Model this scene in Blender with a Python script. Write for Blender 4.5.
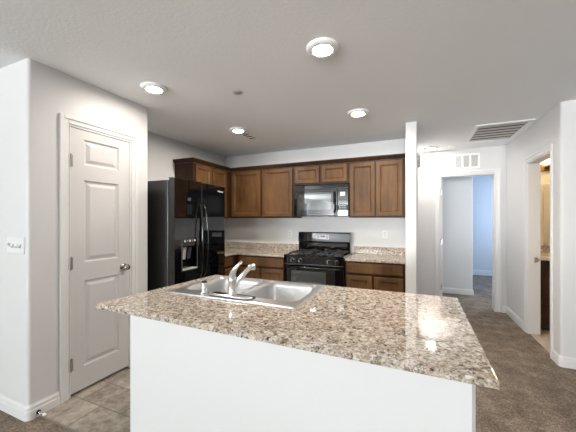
import bpy, bmesh, math, random
from mathutils import Matrix, Vector

scene = bpy.context.scene
for o in list(bpy.data.objects):
    bpy.data.objects.remove(o, do_unlink=True)
COL = scene.collection
PI = math.pi

# ------------------------------------------------------------------ camera
cam_d = bpy.data.cameras.new('camera')
cam_d.sensor_width = 36.0
cam_d.lens = 36.0 * 291.0 / 576.0
cam_d.shift_y = 4.0 / 576.0
cam_d.clip_start = 0.02
cam = bpy.data.objects.new('camera', cam_d)
cam.location = (0, 0, 1.35)
cam.rotation_euler = (PI / 2, 0, math.radians(23.41))
COL.objects.link(cam)
scene.camera = cam

# ------------------------------------------------------------------ view, world, daylight
vs = scene.view_settings
vs.view_transform = 'Standard'
vs.look = 'None'
vs.gamma = 1.0
vs.use_curve_mapping = False
vs.exposure = 0.31

world = bpy.data.worlds.new('daylight_sky')
scene.world = world
world.use_nodes = True
wn = world.node_tree.nodes
wn['Background'].inputs['Color'].default_value = (0.72, 0.85, 1.0, 1)
wn['Background'].inputs['Strength'].default_value = 1.6


YW = -12.0          # inner face of the far living-room wall, behind the camera


def area(name, loc, rot, sx, sy, power, col):
    d = bpy.data.lights.new(name, 'AREA')
    d.shape = 'RECTANGLE'
    d.size, d.size_y = sx, sy
    d.energy = power
    d.color = col
    o = bpy.data.objects.new(name, d)
    o.location = loc
    o.rotation_euler = rot
    COL.objects.link(o)
    return o


# daylight entering through the living-room openings behind the camera and the bedroom window;
# the living-room lights are tilted upwards as added fill for the ceiling
area('daylight_patio', (-3.4, YW, 1.15), (math.radians(125), 0, 0), 3.0, 2.1, 660, (0.93, 0.98, 1.0))
living = area('daylight_living', (1.0, YW, 1.30), (math.radians(107), 0, 0), 2.0, 1.5, 95, (0.97, 0.98, 1.0))
living.data.spread = math.radians(50)  # beam narrowed to push fill up onto the ceiling
area('daylight_side', (-4.98, -5.2, 0.95), (math.radians(150), 0, -PI / 2), 3.0, 1.4, 330, (0.93, 0.98, 1.0))
area('daylight_bedroom', (2.60, 7.3, 1.45), (PI / 2, 0, PI / 2), 1.6, 1.4, 27, (0.27, 0.53, 1.0))
area('passage_fill', (2.60, 5.75, 1.45), (PI / 2, 0, PI / 2), 0.6, 1.4, 15, (0.96, 1.0, 0.95))  # added fill for the grey wall beyond the hall, at an invented window


# ------------------------------------------------------------------ materials
def new_mat(name):
    m = bpy.data.materials.new(name)
    m.use_nodes = True
    nt = m.node_tree
    return m, nt, nt.nodes['Principled BSDF']


def plain(name, col, rough=0.5, metal=0.0, spec=0.5, coat=0.0, emit=None, es=0.0):
    m, nt, b = new_mat(name)
    b.inputs['Base Color'].default_value = (*col, 1)
    b.inputs['Roughness'].default_value = rough
    b.inputs['Metallic'].default_value = metal
    b.inputs['Specular IOR Level'].default_value = spec
    b.inputs['Coat Weight'].default_value = coat
    b.inputs['Coat Roughness'].default_value = 0.03
    if emit:
        b.inputs['Emission Color'].default_value = (*emit, 1)
        b.inputs['Emission Strength'].default_value = es
    return m


def coords(nt, scale=(1, 1, 1), out='Object'):
    tc = nt.nodes.new('ShaderNodeTexCoord')
    mp = nt.nodes.new('ShaderNodeMapping')
    mp.inputs['Scale'].default_value = scale
    nt.links.new(tc.outputs[out], mp.inputs['Vector'])
    return mp.outputs['Vector']


def noise(nt, vec, scale, detail=3, rough=0.55):
    n = nt.nodes.new('ShaderNodeTexNoise')
    n.inputs['Scale'].default_value = scale
    n.inputs['Detail'].default_value = detail
    n.inputs['Roughness'].default_value = rough
    nt.links.new(vec, n.inputs['Vector'])
    return n


def ramp(nt, fac, stops, interp='LINEAR'):
    r = nt.nodes.new('ShaderNodeValToRGB')
    r.color_ramp.interpolation = interp
    e = r.color_ramp.elements
    while len(e) < len(stops):
        e.new(0.5)
    for el, (p, c) in zip(e, stops):
        el.position = p
        el.color = (*c, 1)
    nt.links.new(fac, r.inputs['Fac'])
    return r.outputs['Color']


def bump(nt, b, height, strength, dist=0.002):
    bp = nt.nodes.new('ShaderNodeBump')
    bp.inputs['Strength'].default_value = strength
    bp.inputs['Distance'].default_value = dist
    nt.links.new(height, bp.inputs['Height'])
    nt.links.new(bp.outputs['Normal'], b.inputs['Normal'])


def mix(nt, fac, a, c, mode='MIX'):
    m = nt.nodes.new('ShaderNodeMix')
    m.data_type = 'RGBA'
    m.blend_type = mode
    for sock, v in ((m.inputs[0], fac), (m.inputs[6], a), (m.inputs[7], c)):
        if hasattr(v, 'is_linked') or hasattr(v, 'links'):
            nt.links.new(v, sock)
        elif isinstance(v, tuple):
            sock.default_value = (*v, 1)
        else:
            sock.default_value = v
    return m.outputs[2]


def textured_paint(name, col, rough, scale, strength, spec=0.4):
    m, nt, b = new_mat(name)
    v = coords(nt)
    n = noise(nt, v, scale, 2)
    big = noise(nt, v, 1.3, 2)
    c = ramp(nt, big.outputs['Fac'], [(0.3, tuple(q * 0.985 for q in col)), (0.7, col)])
    nt.links.new(c, b.inputs['Base Color'])
    b.inputs['Roughness'].default_value = rough
    b.inputs['Specular IOR Level'].default_value = spec
    bump(nt, b, n.outputs['Fac'], strength, 0.004)
    return m


def wood_mat(name, dark, mid, light, rough=0.46):
    m, nt, b = new_mat(name)
    v = coords(nt, (9, 9, 1.1))
    n1 = noise(nt, v, 3.0, 5, 0.6)
    v2 = coords(nt, (1, 1, 0.6))
    n2 = noise(nt, v2, 3.5, 3)
    f = mix(nt, 0.62, n1.outputs['Color'], n2.outputs['Color'])
    c = ramp(nt, f, [(0.35, dark), (0.5, mid), (0.66, light)])
    nt.links.new(c, b.inputs['Base Color'])
    b.inputs['Roughness'].default_value = rough
    b.inputs['Specular IOR Level'].default_value = 0.22
    bump(nt, b, n1.outputs['Fac'], 0.08, 0.001)
    return m


def granite_mat(name):
    m, nt, b = new_mat(name)
    v = coords(nt)
    wob = noise(nt, v, 60, 3)
    add = nt.nodes.new('ShaderNodeVectorMath')
    add.operation = 'MULTIPLY_ADD'
    add.inputs[1].default_value = (0.02, 0.02, 0.02)
    nt.links.new(wob.outputs['Color'], add.inputs[0])
    nt.links.new(v, add.inputs[2])

    def vor(scale):
        q = nt.nodes.new('ShaderNodeTexVoronoi')
        q.inputs['Scale'].default_value = scale
        nt.links.new(add.outputs[0], q.inputs['Vector'])
        s = nt.nodes.new('ShaderNodeSeparateColor')
        nt.links.new(q.outputs['Color'], s.inputs[0])
        return s.outputs[0]
    big = ramp(nt, vor(80), [(0.0, (0.040, 0.033, 0.028)), (0.10, (0.16, 0.122, 0.088)), (0.22, (0.34, 0.270, 0.20)), (0.40, (0.46, 0.385, 0.305)),
                             (0.66, (0.55, 0.485, 0.405)), (0.86, (0.72, 0.68, 0.62))], 'CONSTANT')
    fine = ramp(nt, vor(165), [(0.0, (0.022, 0.020, 0.019)), (0.15, (0.18, 0.145, 0.112)), (0.32, (0.41, 0.340, 0.27)),
                               (0.66, (0.60, 0.54, 0.465))], 'CONSTANT')
    cl = noise(nt, v, 9, 3)
    fac = ramp(nt, cl.outputs['Fac'], [(0.35, (0.35, 0.35, 0.35)), (0.65, (0.65, 0.65, 0.65))])
    c = mix(nt, fac, big, fine)
    nt.links.new(c, b.inputs['Base Color'])
    b.inputs['Roughness'].default_value = 0.035
    b.inputs['Specular IOR Level'].default_value = 0.7
    return m


def carpet_mat(name):
    m, nt, b = new_mat(name)
    v = coords(nt)
    n = noise(nt, v, 95, 5, 0.75)
    n2 = noise(nt, v, 7.0, 4, 0.6)
    f = mix(nt, 0.30, n.outputs['Color'], n2.outputs['Color'])
    c = ramp(nt, f, [(0.38, (0.070, 0.055, 0.042)), (0.51, (0.235, 0.188, 0.146)), (0.63, (0.50, 0.41, 0.325))])
    nt.links.new(c, b.inputs['Base Color'])
    b.inputs['Roughness'].default_value = 0.95
    b.inputs['Specular IOR Level'].default_value = 0.1
    bump(nt, b, n.outputs['Fac'], 0.9, 0.012)
    return m


def tile_mat(name, c1, c2, grout, w, h, off, mort=0.0042):
    m, nt, b = new_mat(name)
    tc = nt.nodes.new('ShaderNodeTexCoord')
    mp = nt.nodes.new('ShaderNodeMapping')
    mp.inputs['Location'].default_value = (off[0], off[1], 0)
    nt.links.new(tc.outputs['Object'], mp.inputs['Vector'])
    br = nt.nodes.new('ShaderNodeTexBrick')
    br.inputs['Scale'].default_value = 1.0
    br.inputs['Brick Width'].default_value = w
    br.inputs['Row Height'].default_value = h
    br.inputs['Mortar Size'].default_value = mort
    br.inputs['Mortar Smooth'].default_value = 0.1
    br.inputs['Color1'].default_value = (0.0, 0.0, 0.0, 1)
    br.inputs['Color2'].default_value = (1, 1, 1, 1)
    nt.links.new(mp.outputs['Vector'], br.inputs['Vector'])
    n = noise(nt, mp.outputs['Vector'], 17, 7, 0.7)
    f = mix(nt, 0.15, n.outputs['Color'], br.outputs['Color'])
    c = ramp(nt, f, [(0.38, c1), (0.60, c2)])
    cc = mix(nt, br.outputs['Fac'], c, grout)
    nt.links.new(cc, b.inputs['Base Color'])
    b.inputs['Roughness'].default_value = 0.42
    inv = nt.nodes.new('ShaderNodeMath')
    inv.operation = 'SUBTRACT'
    inv.inputs[0].default_value = 1.0
    nt.links.new(br.outputs['Fac'], inv.inputs[1])
    bump(nt, b, inv.outputs[0], 0.5, 0.003)
    return m


def brushed(name, col, rough):
    m, nt, b = new_mat(name)
    v = coords(nt, (4, 220, 220))
    n = noise(nt, v, 3, 2)
    b.inputs['Base Color'].default_value = (*col, 1)
    b.inputs['Metallic'].default_value = 1.0
    b.inputs['Roughness'].default_value = rough
    bump(nt, b, n.outputs['Fac'], 0.05, 0.001)
    return m


WALL = textured_paint('wall_paint', (0.66, 0.655, 0.648), 0.42, 95, 0.16, 0.35)
CEIL = textured_paint('ceiling_paint', (0.90, 0.915, 0.925), 0.8, 55, 0.30, 0.2)
TRIM = plain('trim_paint', (0.72, 0.712, 0.70), 0.32)
DOOR = plain('door_paint', (0.60, 0.585, 0.575), 0.38)
BATH = textured_paint('bath_paint', (0.80, 0.72, 0.58), 0.5, 95, 0.12)
CARPET = carpet_mat('carpet_pile')
TILE = tile_mat('floor_tile', (0.165, 0.142, 0.116), (0.43, 0.38, 0.32), (0.15, 0.125, 0.10), 0.43, 0.2265, (1.86, -1.1635))
BTILE = tile_mat('bath_tile', (0.34, 0.27, 0.20), (0.55, 0.46, 0.36), (0.25, 0.2, 0.15), 0.3, 0.3, (0, 0))
GRANITE = granite_mat('granite')
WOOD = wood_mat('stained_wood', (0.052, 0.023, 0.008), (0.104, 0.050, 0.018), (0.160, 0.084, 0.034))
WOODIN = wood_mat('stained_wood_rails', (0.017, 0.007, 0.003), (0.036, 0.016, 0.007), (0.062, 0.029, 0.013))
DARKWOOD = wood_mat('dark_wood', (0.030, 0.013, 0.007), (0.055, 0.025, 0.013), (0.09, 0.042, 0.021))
TOEKICK = plain('toe_kick', (0.03, 0.02, 0.014), 0.6)
BLACK = plain('black_enamel', (0.002, 0.002, 0.0025), 0.03, spec=0.6, coat=0.5)
BLACKSIDE = plain('black_textured_steel', (0.014, 0.014, 0.014), 0.30, spec=0.9)
BLACKMATTE = plain('black_cast_iron', (0.012, 0.012, 0.012), 0.5)
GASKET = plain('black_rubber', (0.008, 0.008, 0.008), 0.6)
DKGLASS = plain('dark_glass', (0.012, 0.014, 0.015), 0.02, spec=1.0, coat=1.0)
OVENGLASS = plain('oven_window_glass', (0.045, 0.050, 0.052), 0.04, spec=0.9, coat=0.5)
DKGREY = plain('dark_grey_plastic', (0.05, 0.055, 0.06), 0.25)
CHROME = plain('chrome', (0.82, 0.82, 0.82), 0.13, metal=1.0)
NICKEL = plain('satin_nickel', (0.50, 0.48, 0.45), 0.22, metal=1.0)
STEEL = brushed('stainless_steel', (0.70, 0.70, 0.695), 0.29)
PLASTIC = plain('white_plastic', (0.88, 0.88, 0.87), 0.35)
GREYPL = plain('grey_plastic', (0.42, 0.42, 0.41), 0.45)
VENTDARK = plain('vent_cavity', (0.06, 0.058, 0.055), 0.8)
BRONZE = plain('bronze', (0.05, 0.030, 0.018), 0.35, metal=0.7)
LAMPW = plain('lamp_diffuser', (0.9, 0.9, 0.88), 0.5, emit=(1.0, 0.92, 0.84), es=560.0)
LAMPH = plain('hall_lamp_diffuser', (0.9, 0.9, 0.88), 0.5, emit=(1.0, 0.92, 0.86), es=330.0)
LAMPP = plain('entry_lamp_diffuser', (0.9, 0.9, 0.88), 0.5, emit=(1.0, 0.92, 0.84), es=215.0)
BULB = plain('warm_bulb_glass', (0.9, 0.85, 0.75), 0.4, emit=(1.0, 0.80, 0.54), es=32.0)
DISPLAY = plain('lit_display', (0.1, 0.1, 0.1), 0.3, emit=(0.75, 0.85, 0.9), es=0.9)
LABELW = plain('printed_white', (0.72, 0.73, 0.74), 0.4)
LABELG = plain('printed_grey', (0.17, 0.18, 0.19), 0.4)
RECEPT = plain('receptacle_white', (0.66, 0.66, 0.65), 0.35)
PLATE = plain('wall_plate', (0.72, 0.72, 0.71), 0.35)
MIRROR = plain('mirror_glass', (0.9, 0.9, 0.9), 0.02, metal=1.0)
PORC = plain('cultured_marble', (0.80, 0.74, 0.64), 0.2)


# ------------------------------------------------------------------ mesh builder
class MB:
    def __init__(self):
        self.bm = bmesh.new()
        self.M = Matrix.Identity(4)

    def v(self, p):
        return self.bm.verts.new(self.M @ Vector(p))

    def f(self, vs):
        try:
            return self.bm.faces.new(vs)
        except ValueError:
            return None

    def box(self, x0, x1, y0, y1, z0, z1):
        c = [self.v(p) for p in ((x0, y0, z0), (x1, y0, z0), (x1, y1, z0), (x0, y1, z0),
                                 (x0, y0, z1), (x1, y0, z1), (x1, y1, z1), (x0, y1, z1))]
        for q in ((0, 3, 2, 1), (4, 5, 6, 7), (0, 1, 5, 4), (1, 2, 6, 5), (2, 3, 7, 6), (3, 0, 4, 7)):
            self.f([c[i] for i in q])
        return self

    def prism(self, pts, z0, z1):
        lo = [self.v((x, y, z0)) for x, y in pts]
        hi = [self.v((x, y, z1)) for x, y in pts]
        self.f(list(reversed(lo)))
        self.f(hi)
        n = len(pts)
        for i in range(n):
            self.f([lo[i], lo[(i + 1) % n], hi[(i + 1) % n], hi[i]])
        return self

    def rings(self, loops, cap0=True, cap1=True):
        L = [[self.v(p) for p in lp] for lp in loops]
        n = len(L[0])
        for a, b in zip(L, L[1:]):
            for i in range(n):
                self.f([a[i], a[(i + 1) % n], b[(i + 1) % n], b[i]])
        if cap0:
            self.f(list(reversed(L[0])))
        if cap1:
            self.f(L[-1])
        return self

    def lathe(self, prof, n=32, axis='Z', c=(0, 0, 0), cap0=True, cap1=True):
        loops = []
        for r, h in prof:
            r = max(r, 1e-4)
            lp = []
            for i in range(n):
                a = 2 * PI * i / n
                u, w = r * math.cos(a), r * math.sin(a)
                p = {'Z': (u, w, h), 'Y': (w, h, u), 'X': (h, u, w)}[axis]
                lp.append((p[0] + c[0], p[1] + c[1], p[2] + c[2]))
            loops.append(lp)
        return self.rings(loops, cap0, cap1)

    def tube(self, pts, radii, n=14):
        pts = [Vector(p) for p in pts]
        loops = []
        up = Vector((0, 0, 1))
        ref = None
        for i, p in enumerate(pts):
            d = (pts[min(i + 1, len(pts) - 1)] - pts[max(i - 1, 0)]).normalized()
            if ref is None:
                ref = d.orthogonal().normalized()
            ref = (ref - d * ref.dot(d)).normalized()
            s = d.cross(ref)
            r = radii[i] if isinstance(radii, (list, tuple)) else radii
            loops.append([p + ref * (r * math.cos(2 * PI * k / n)) + s * (r * math.sin(2 * PI * k / n)) for k in range(n)])
        return self.rings(loops)

    def ring_panel(self, u0, u1, v0, v1, steps):
        """nested rectangles (inset, depth) facing +w, last one filled"""
        loops = []
        for ins, w in steps:
            loops.append([(u0 + ins, v0 + ins, w), (u1 - ins, v0 + ins, w), (u1 - ins, v1 - ins, w), (u0 + ins, v1 - ins, w)])
        return self.rings(loops, cap0=False, cap1=True)

    def build(self, name, mat, parent=None, bevel=0.0, segs=2, smooth=False, root_loc=None):
        bm = self.bm
        bmesh.ops.recalc_face_normals(bm, faces=bm.faces[:])
        me = bpy.data.meshes.new(name)
        bm.to_mesh(me)
        bm.free()
        me.materials.append(mat)
        o = bpy.data.objects.new(name, me)
        COL.objects.link(o)
        if parent is not None:
            # offset from world to the parent's origin
            off = Vector((0, 0, 0))
            p = parent
            while p is not None:
                off += p.location
                p = p.parent
            me.transform(Matrix.Translation(-off))
            o.parent = parent
        elif root_loc is not None:
            me.transform(Matrix.Translation(-Vector(root_loc)))
            o.location = root_loc
        if smooth:
            for p in me.polygons:
                p.use_smooth = True
            try:
                me.set_sharp_from_angle(angle=math.radians(40))
            except Exception:
                pass
        if bevel > 0:
            b = o.modifiers.new('bevel', 'BEVEL')
            b.width = bevel
            b.segments = segs
            b.limit_method = 'ANGLE'
            b.angle_limit = math.radians(35)
        return o


def box(name, mat, dims, parent=None, bevel=0.0, segs=2):
    return MB().box(*dims).build(name, mat, parent, bevel, segs)


def tag(o, label, cat, group=None):
    o['label'] = label
    o['category'] = cat
    if group:
        o['group'] = group
    return o


def thing(name, loc, label, cat, group=None):
    o = bpy.data.objects.new(name, None)
    o.empty_display_size = 0.1
    o.location = loc
    COL.objects.link(o)
    return tag(o, label, cat, group)


def struct(o):
    o['kind'] = 'structure'
    return o


def dup(root, loc, label=None):
    r = root.copy()
    COL.objects.link(r)
    r.location = loc
    if label:
        r['label'] = label
    for ch in root.children:
        c = ch.copy()
        COL.objects.link(c)
        c.parent = r
        for g in ch.children:
            d = g.copy()
            COL.objects.link(d)
            d.parent = c
    return r


def text_mesh(name, body, mat, parent, M, size, ext=0.0006):
    cu = bpy.data.curves.new(name, 'FONT')
    cu.body = body
    cu.size = size
    cu.extrude = ext
    cu.align_x = 'CENTER'
    cu.align_y = 'CENTER'
    tmp = bpy.data.objects.new(name + '_tmp', cu)
    COL.objects.link(tmp)
    bpy.context.view_layer.update()
    me = bpy.data.meshes.new_from_object(tmp.evaluated_get(bpy.context.evaluated_depsgraph_get()))
    bpy.data.objects.remove(tmp, do_unlink=True)
    bpy.data.curves.remove(cu)
    me.name = name
    off = Vector((0, 0, 0))
    p = parent
    while p is not None:
        off += p.location
        p = p.parent
    me.transform(Matrix.Translation(-off) @ M)
    me.materials.clear()
    me.materials.append(mat)
    o = bpy.data.objects.new(name, me)
    COL.objects.link(o)
    o.parent = parent
    return o


def arc(cx, cy, r, a0, a1, n=8):
    return [(cx + r * math.cos(math.radians(a0 + (a1 - a0) * i / n)), cy + r * math.sin(math.radians(a0 + (a1 - a0) * i / n))) for i in range(n + 1)]


# frames that map (u, v, w) = (along, up, outward) to the world
def face_minus_y(x, y, z):      # looks towards the camera side
    return Matrix(((1, 0, 0, x), (0, 0, -1, y), (0, 1, 0, z), (0, 0, 0, 1)))


def face_plus_x(x, y, z):       # u runs along +Y, outward is +X
    return Matrix(((0, 0, 1, x), (1, 0, 0, y), (0, 1, 0, z), (0, 0, 0, 1)))


def face_plus_y(x, y, z):
    return Matrix(((-1, 0, 0, x), (0, 0, 1, y), (0, 1, 0, z), (0, 0, 0, 1)))


def face_down(x, y, z):
    return Matrix(((1, 0, 0, x), (0, -1, 0, y), (0, 0, -1, z), (0, 0, 0, 1)))


H = 2.44
XP = -2.38          # pantry wall
YP = 2.068         # far corner of the pantry block
YL = 1.10           # left living wall face
XK = -3.0           # kitchen left wall
YB = 4.2            # kitchen back wall
XS0, XS1 = -0.088, 0.03   # stub / hall-left wall
YE = 5.15           # hall end wall
XR = 1.24           # hall right wall
YC = 3.46           # right corner wall

# ------------------------------------------------------------------ floor and ceiling
fl = MB()
fl.box(-5.12, 4.12, YW - 0.12, 8.52, -0.08, 0.0)
struct(fl.build('floor', CARPET))
struct(box('floor_kitchen', TILE, (XK, 0.02, 1.165, YB, 0.0, 0.006)))
struct(box('floor_bathroom', BTILE, (XR + 0.02, 3.2, 3.58, 4.95, 0.0, 0.006)))
struct(box('trim_1', plain('transition_strip', (0.20, 0.18, 0.155), 0.5), (XP + 0.02, 0.02, 1.157, 1.165, 0.0, 0.007), bevel=0.002))
struct(box('ceiling', CEIL, (-5.12, 4.12, YW - 0.12, 8.52, H, H + 0.08)))

# ------------------------------------------------------------------ walls
r = 0.022
w = MB()
w.prism([(-5.0, YL), (XP - r, YL)] + arc(XP - r, YL + r, r, -90, 0)[1:] + [(XP, 1.352), (XP - 0.12, 1.352), (XP - 0.12, YL + 0.12), (-5.0, YL + 0.12)], 0, H)
w.prism([(XP, 1.872), (XP, YP - r)] + arc(XP - r, YP - r, r, 0, 90)[1:] + [(XK, YP), (XK, YP - 0.12), (XP - 0.12, YP - 0.12), (XP - 0.12, 1.872)], 0, H)
w.box(XP - 0.12, XP, 1.352, 1.872, 2.068, H)
struct(w.build('wall_left', WALL, smooth=True))
struct(box('wall_kitchen_left', WALL, (XK - 0.12, XK, YL + 0.12, YB + 0.12, 0, H)))
struct(box('wall_kitchen_back', WALL, (XK, XS0, YB, YB + 0.12, 0, H)))
w = MB()
w.prism(arc(XS0 + 0.012, 3.52 + 0.012, 0.012, 180, 270, 5) + arc(XS1 - 0.012, 3.52 + 0.012, 0.012, 270, 360, 5) +
        [(XS1, YE), (XS0, YE)], 0, H)
struct(w.build('wall_hall_left', WALL, smooth=True))
w = MB()
w.box(XS0, 0.372, YE, YE + 0.12, 0, H)
w.box(1.098, 2.6, YE, YE + 0.12, 0, H)
w.box(0.372, 1.098, YE, YE + 0.12, 2.038, H)
struct(w.build('wall_hall_end', WALL))
w = MB()
w.prism([(4.0, YC), (4.0, YC + 0.12), (XR + 0.12, YC + 0.12), (XR + 0.12, 3.67), (XR, 3.67), (XR, YC + r)] +
        arc(XR + r, YC + r, r, 180, 270)[1:], 0, H)
w.box(XR, XR + 0.12, 4.31, YE, 0, H)
w.box(XR, XR + 0.12, 3.67, 4.31, 2.03, H)
struct(w.build('wall_right', WALL, smooth=True))
# bathroom skin in cream paint
w = MB()
w.box(XR + 0.12, 3.2, 4.95, YE, 0, H)
w.box(3.2, 3.3, 3.58, YE, 0, H)
w.box(XR + 0.12, 3.2, YC + 0.12, YC + 0.13, 0, H)
w.box(XR + 0.12, XR + 0.13, 4.40, 4.95, 0, H)
struct(w.build('wall_bathroom', BATH))
# bedroom beyond the hall
struct(box('wall_bedroom_front', WALL, (-0.62, 0.968, 6.11, 6.23, 0, H), bevel=0.012))
w = MB()
w.box(-0.62, 2.72, 8.40, 8.52, 0, H)
struct(w.build('wall_bedroom_back', WALL))
struct(box('wall_bedroom_left', WALL, (-0.74, -0.62, YE, 8.52, 0, H)))
w = MB()
w.box(2.6, 2.72, YE, 5.45, 0, H)
w.box(2.6, 2.72, 6.05, 6.5, 0, H)
w.box(2.6, 2.72, 5.45, 6.05, 0, 0.75)
w.box(2.6, 2.72, 5.45, 6.05, 2.15, H)
w.box(2.6, 2.72, 8.1, 8.52, 0, H)
w.box(2.6, 2.72, 6.5, 8.1, 0, 0.75)
w.box(2.6, 2.72, 6.5, 8.1, 2.15, H)
struct(w.build('wall_bedroom_right', WALL))
# living room behind the camera
w = MB()
w.box(-5.12, -5.0, YW, -6.7, 0, H)
w.box(-5.12, -5.0, -3.7, YL + 0.12, 0, H)
w.box(-5.12, -5.0, -6.7, -3.7, 0, 0.65)
w.box(-5.12, -5.0, -6.7, -3.7, 2.25, H)
struct(w.build('wall_living_left', WALL))
w = MB()
w.box(-5.12, -4.9, YW - 0.12, YW, 0, H)
w.box(-1.9, 0.0, YW - 0.12, YW, 0, H)
w.box(2.0, 4.12, YW - 0.12, YW, 0, H)
w.box(-4.9, -1.9, YW - 0.12, YW, 2.35, H)
w.box(0.0, 2.0, YW - 0.12, YW, 2.25, H)
w.box(0.0, 2.0, YW - 0.12, YW, 0, 0.65)
struct(w.build('wall_living_rear', WALL))
w = MB()
w.box(4.0, 4.12, YW, YC + 0.12, 0, H)
struct(w.build('wall_living_right', WALL))


def window_frame(name, u0, u1, z0, z1, M, n):
    m = MB()
    m.M = M
    m.box(u0, u1, z0, z0 + 0.05, 0, 0.05)
    m.box(u0, u1, z1 - 0.05, z1, 0, 0.05)
    for i in range(n + 1):
        u = u0 + (u1 - u0 - 0.05) * i / n
        m.box(u, u + 0.05, z0 + 0.05, z1 - 0.05, 0, 0.05)
    return struct(m.build(name, TRIM))


window_frame('window_1', 1.9, 4.9, 0.0, 2.35, face_plus_y(0, YW - 0.05, 0), 3)
window_frame('window_2', -2.0, 0.0, 0.65, 2.25, face_plus_y(0, YW - 0.05, 0), 2)
window_frame('window_5', -6.7, -3.7, 0.65, 2.25, face_plus_x(-5.08, 0, 0), 2)
window_frame('added_window_4', 5.45, 6.05, 0.75, 2.15, face_plus_x(2.63, 0, 0), 1)  # invented window, added for the passage fill light
window_frame('window_3', 6.5, 8.1, 0.75, 2.15, face_plus_x(2.63, 0, 0), 2)

# ------------------------------------------------------------------ baseboards (stepped profile)


def base_prof(h=0.10, t=0.014):
    return [(0, 0), (t, 0), (t, h * 0.58), (t * 0.78, h * 0.64), (t * 0.78, h * 0.84), (t * 0.4, h * 0.93), (t * 0.3, h), (0, h)]


def baseboard(name, path, h=0.10):
    """path: points along the wall face; profile offset is to the left of travel"""
    m = MB()
    P = [Vector((x, y)) for x, y in path]
    prof = base_prof(h)
    loops = []
    for i, p in enumerate(P):
        ns = []
        if i > 0:
            d = (P[i] - P[i - 1]).normalized()
            ns.append(Vector((-d.y, d.x)))
        if i < len(P) - 1:
            d = (P[i + 1] - P[i]).normalized()
            ns.append(Vector((-d.y, d.x)))
        n = sum(ns, Vector((0, 0))).normalized()
        k = 1.0 / max(0.4, n.dot(ns[0]))
        loops.append([(p.x + n.x * o * k, p.y + n.y * o * k, z) for o, z in prof])
    m.rings(loops)
    return struct(m.build(name, TRIM, smooth=False))


e = 0.0005
baseboard('baseboard_left', [(XP + e, 1.285)] + [(x + e, y - e) for x, y in arc(XP - r, YL + r, r, 0, -90, 6)] + [(-5.0, YL - e)])
baseboard('baseboard_pantry', [(XK + 0.02, YP + e)] + [(x + e, y + e) for x, y in arc(XP - r, YP - r, r, 90, 0, 6)] + [(XP + e, 1.942)])
baseboard('baseboard_hall_left', [(XS0 - e, 3.56), (XS0 - e, 3.52 - e), (XS1 + e, 3.52 - e), (XS1 + e, 3.70)][::-1])
baseboard('baseboard_hall_end', [(XR - e, YE - e), (1.172, YE - e)])
baseboard('baseboard_hall_right', [(XR - e, 4.376), (XR - e, YE - 0.014)])
baseboard('baseboard_right', [(4.0, YC - e)] + [(x - e, y - e) for x, y in arc(XR + r, YC + r, r, 270, 180, 6)] + [(XR - e, 3.603)])
baseboard('baseboard_bedroom_front', [(0.968 + e, 6.23), (0.968 + e, 6.11 - e), (0.42, 6.11 - e)])
baseboard('baseboard_bedroom_back', [(2.6, 8.40 - e), (0.9, 8.40 - e)], 0.13)

# ------------------------------------------------------------------ door casings and jambs


def casing(name, M, u0, u1, z1, wdt=0.066, jamb=0.12):
    """around an opening u0..u1 x 0..z1 in a wall face; w is out of the wall"""
    m = MB()
    m.M = M
    t0, t1 = 0.010, 0.018

    def strip(a, b, c, d):
        m.box(a, b, c, d, 0.0005, t0)
    strip(u0 - wdt, u0 - 0.006, 0, z1 + wdt)
    strip(u1 + 0.006, u1 + wdt, 0, z1 + wdt)
    strip(u0 - 0.006, u1 + 0.006, z1 + 0.006, z1 + wdt)
    # raised outer band
    b = 0.028
    m.box(u0 - wdt, u0 - wdt + b, 0, z1 + wdt, t0, t1)
    m.box(u1 + wdt - b, u1 + wdt, 0, z1 + wdt, t0, t1)
    m.box(u0 - wdt + b, u1 + wdt - b, z1 + wdt - b, z1 + wdt, t0, t1)
    # jamb lining
    jt = 0.012
    m.box(u0, u0 + jt, 0, z1, -jamb, 0.004)
    m.box(u1 - jt, u1, 0, z1, -jamb, 0.004)
    m.box(u0 + jt, u1 - jt, z1 - jt, z1, -jamb, 0.004)
    return struct(m.build(name, TRIM, bevel=0.004))


casing('trim_2', face_plus_x(XP, 0, 0), 1.3525, 1.8715, 2.0675)
casing('trim_3', face_minus_y(0, YE, 0), 0.3725, 1.0975, 2.0375)
MR = Matrix(((0, 0, -1, XR), (1, 0, 0, 0), (0, 1, 0, 0), (0, 0, 0, 1)))
casing('trim_4', MR, 3.6705, 4.3095, 2.0295)
# laundry door casing on the hall's left wall (seen edge on)
m = MB()
m.M = face_plus_x(XS1, 0, 0)
m.box(3.80, 3.866, 0, 2.10, 0.0005, 0.014)
m.box(4.66, 4.726, 0, 2.10, 0.0005, 0.014)
m.box(3.866, 4.66, 2.034, 2.10, 0.0005, 0.014)
struct(m.build('trim_5', TRIM, bevel=0.004))


def hinge_mesh(M):
    m = MB()
    m.M = M
    m.box(-0.017, 0.017, -0.045, 0.045, 0.0, 0.002)
    m.lathe([(0.006, -0.047), (0.006, 0.047)], 10, 'Y', (0, 0, 0.006))
    m.lathe([(0.001, 0.047), (0.007, 0.048), (0.004, 0.055)], 10, 'Y', (0, 0, 0.006))
    return m


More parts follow.
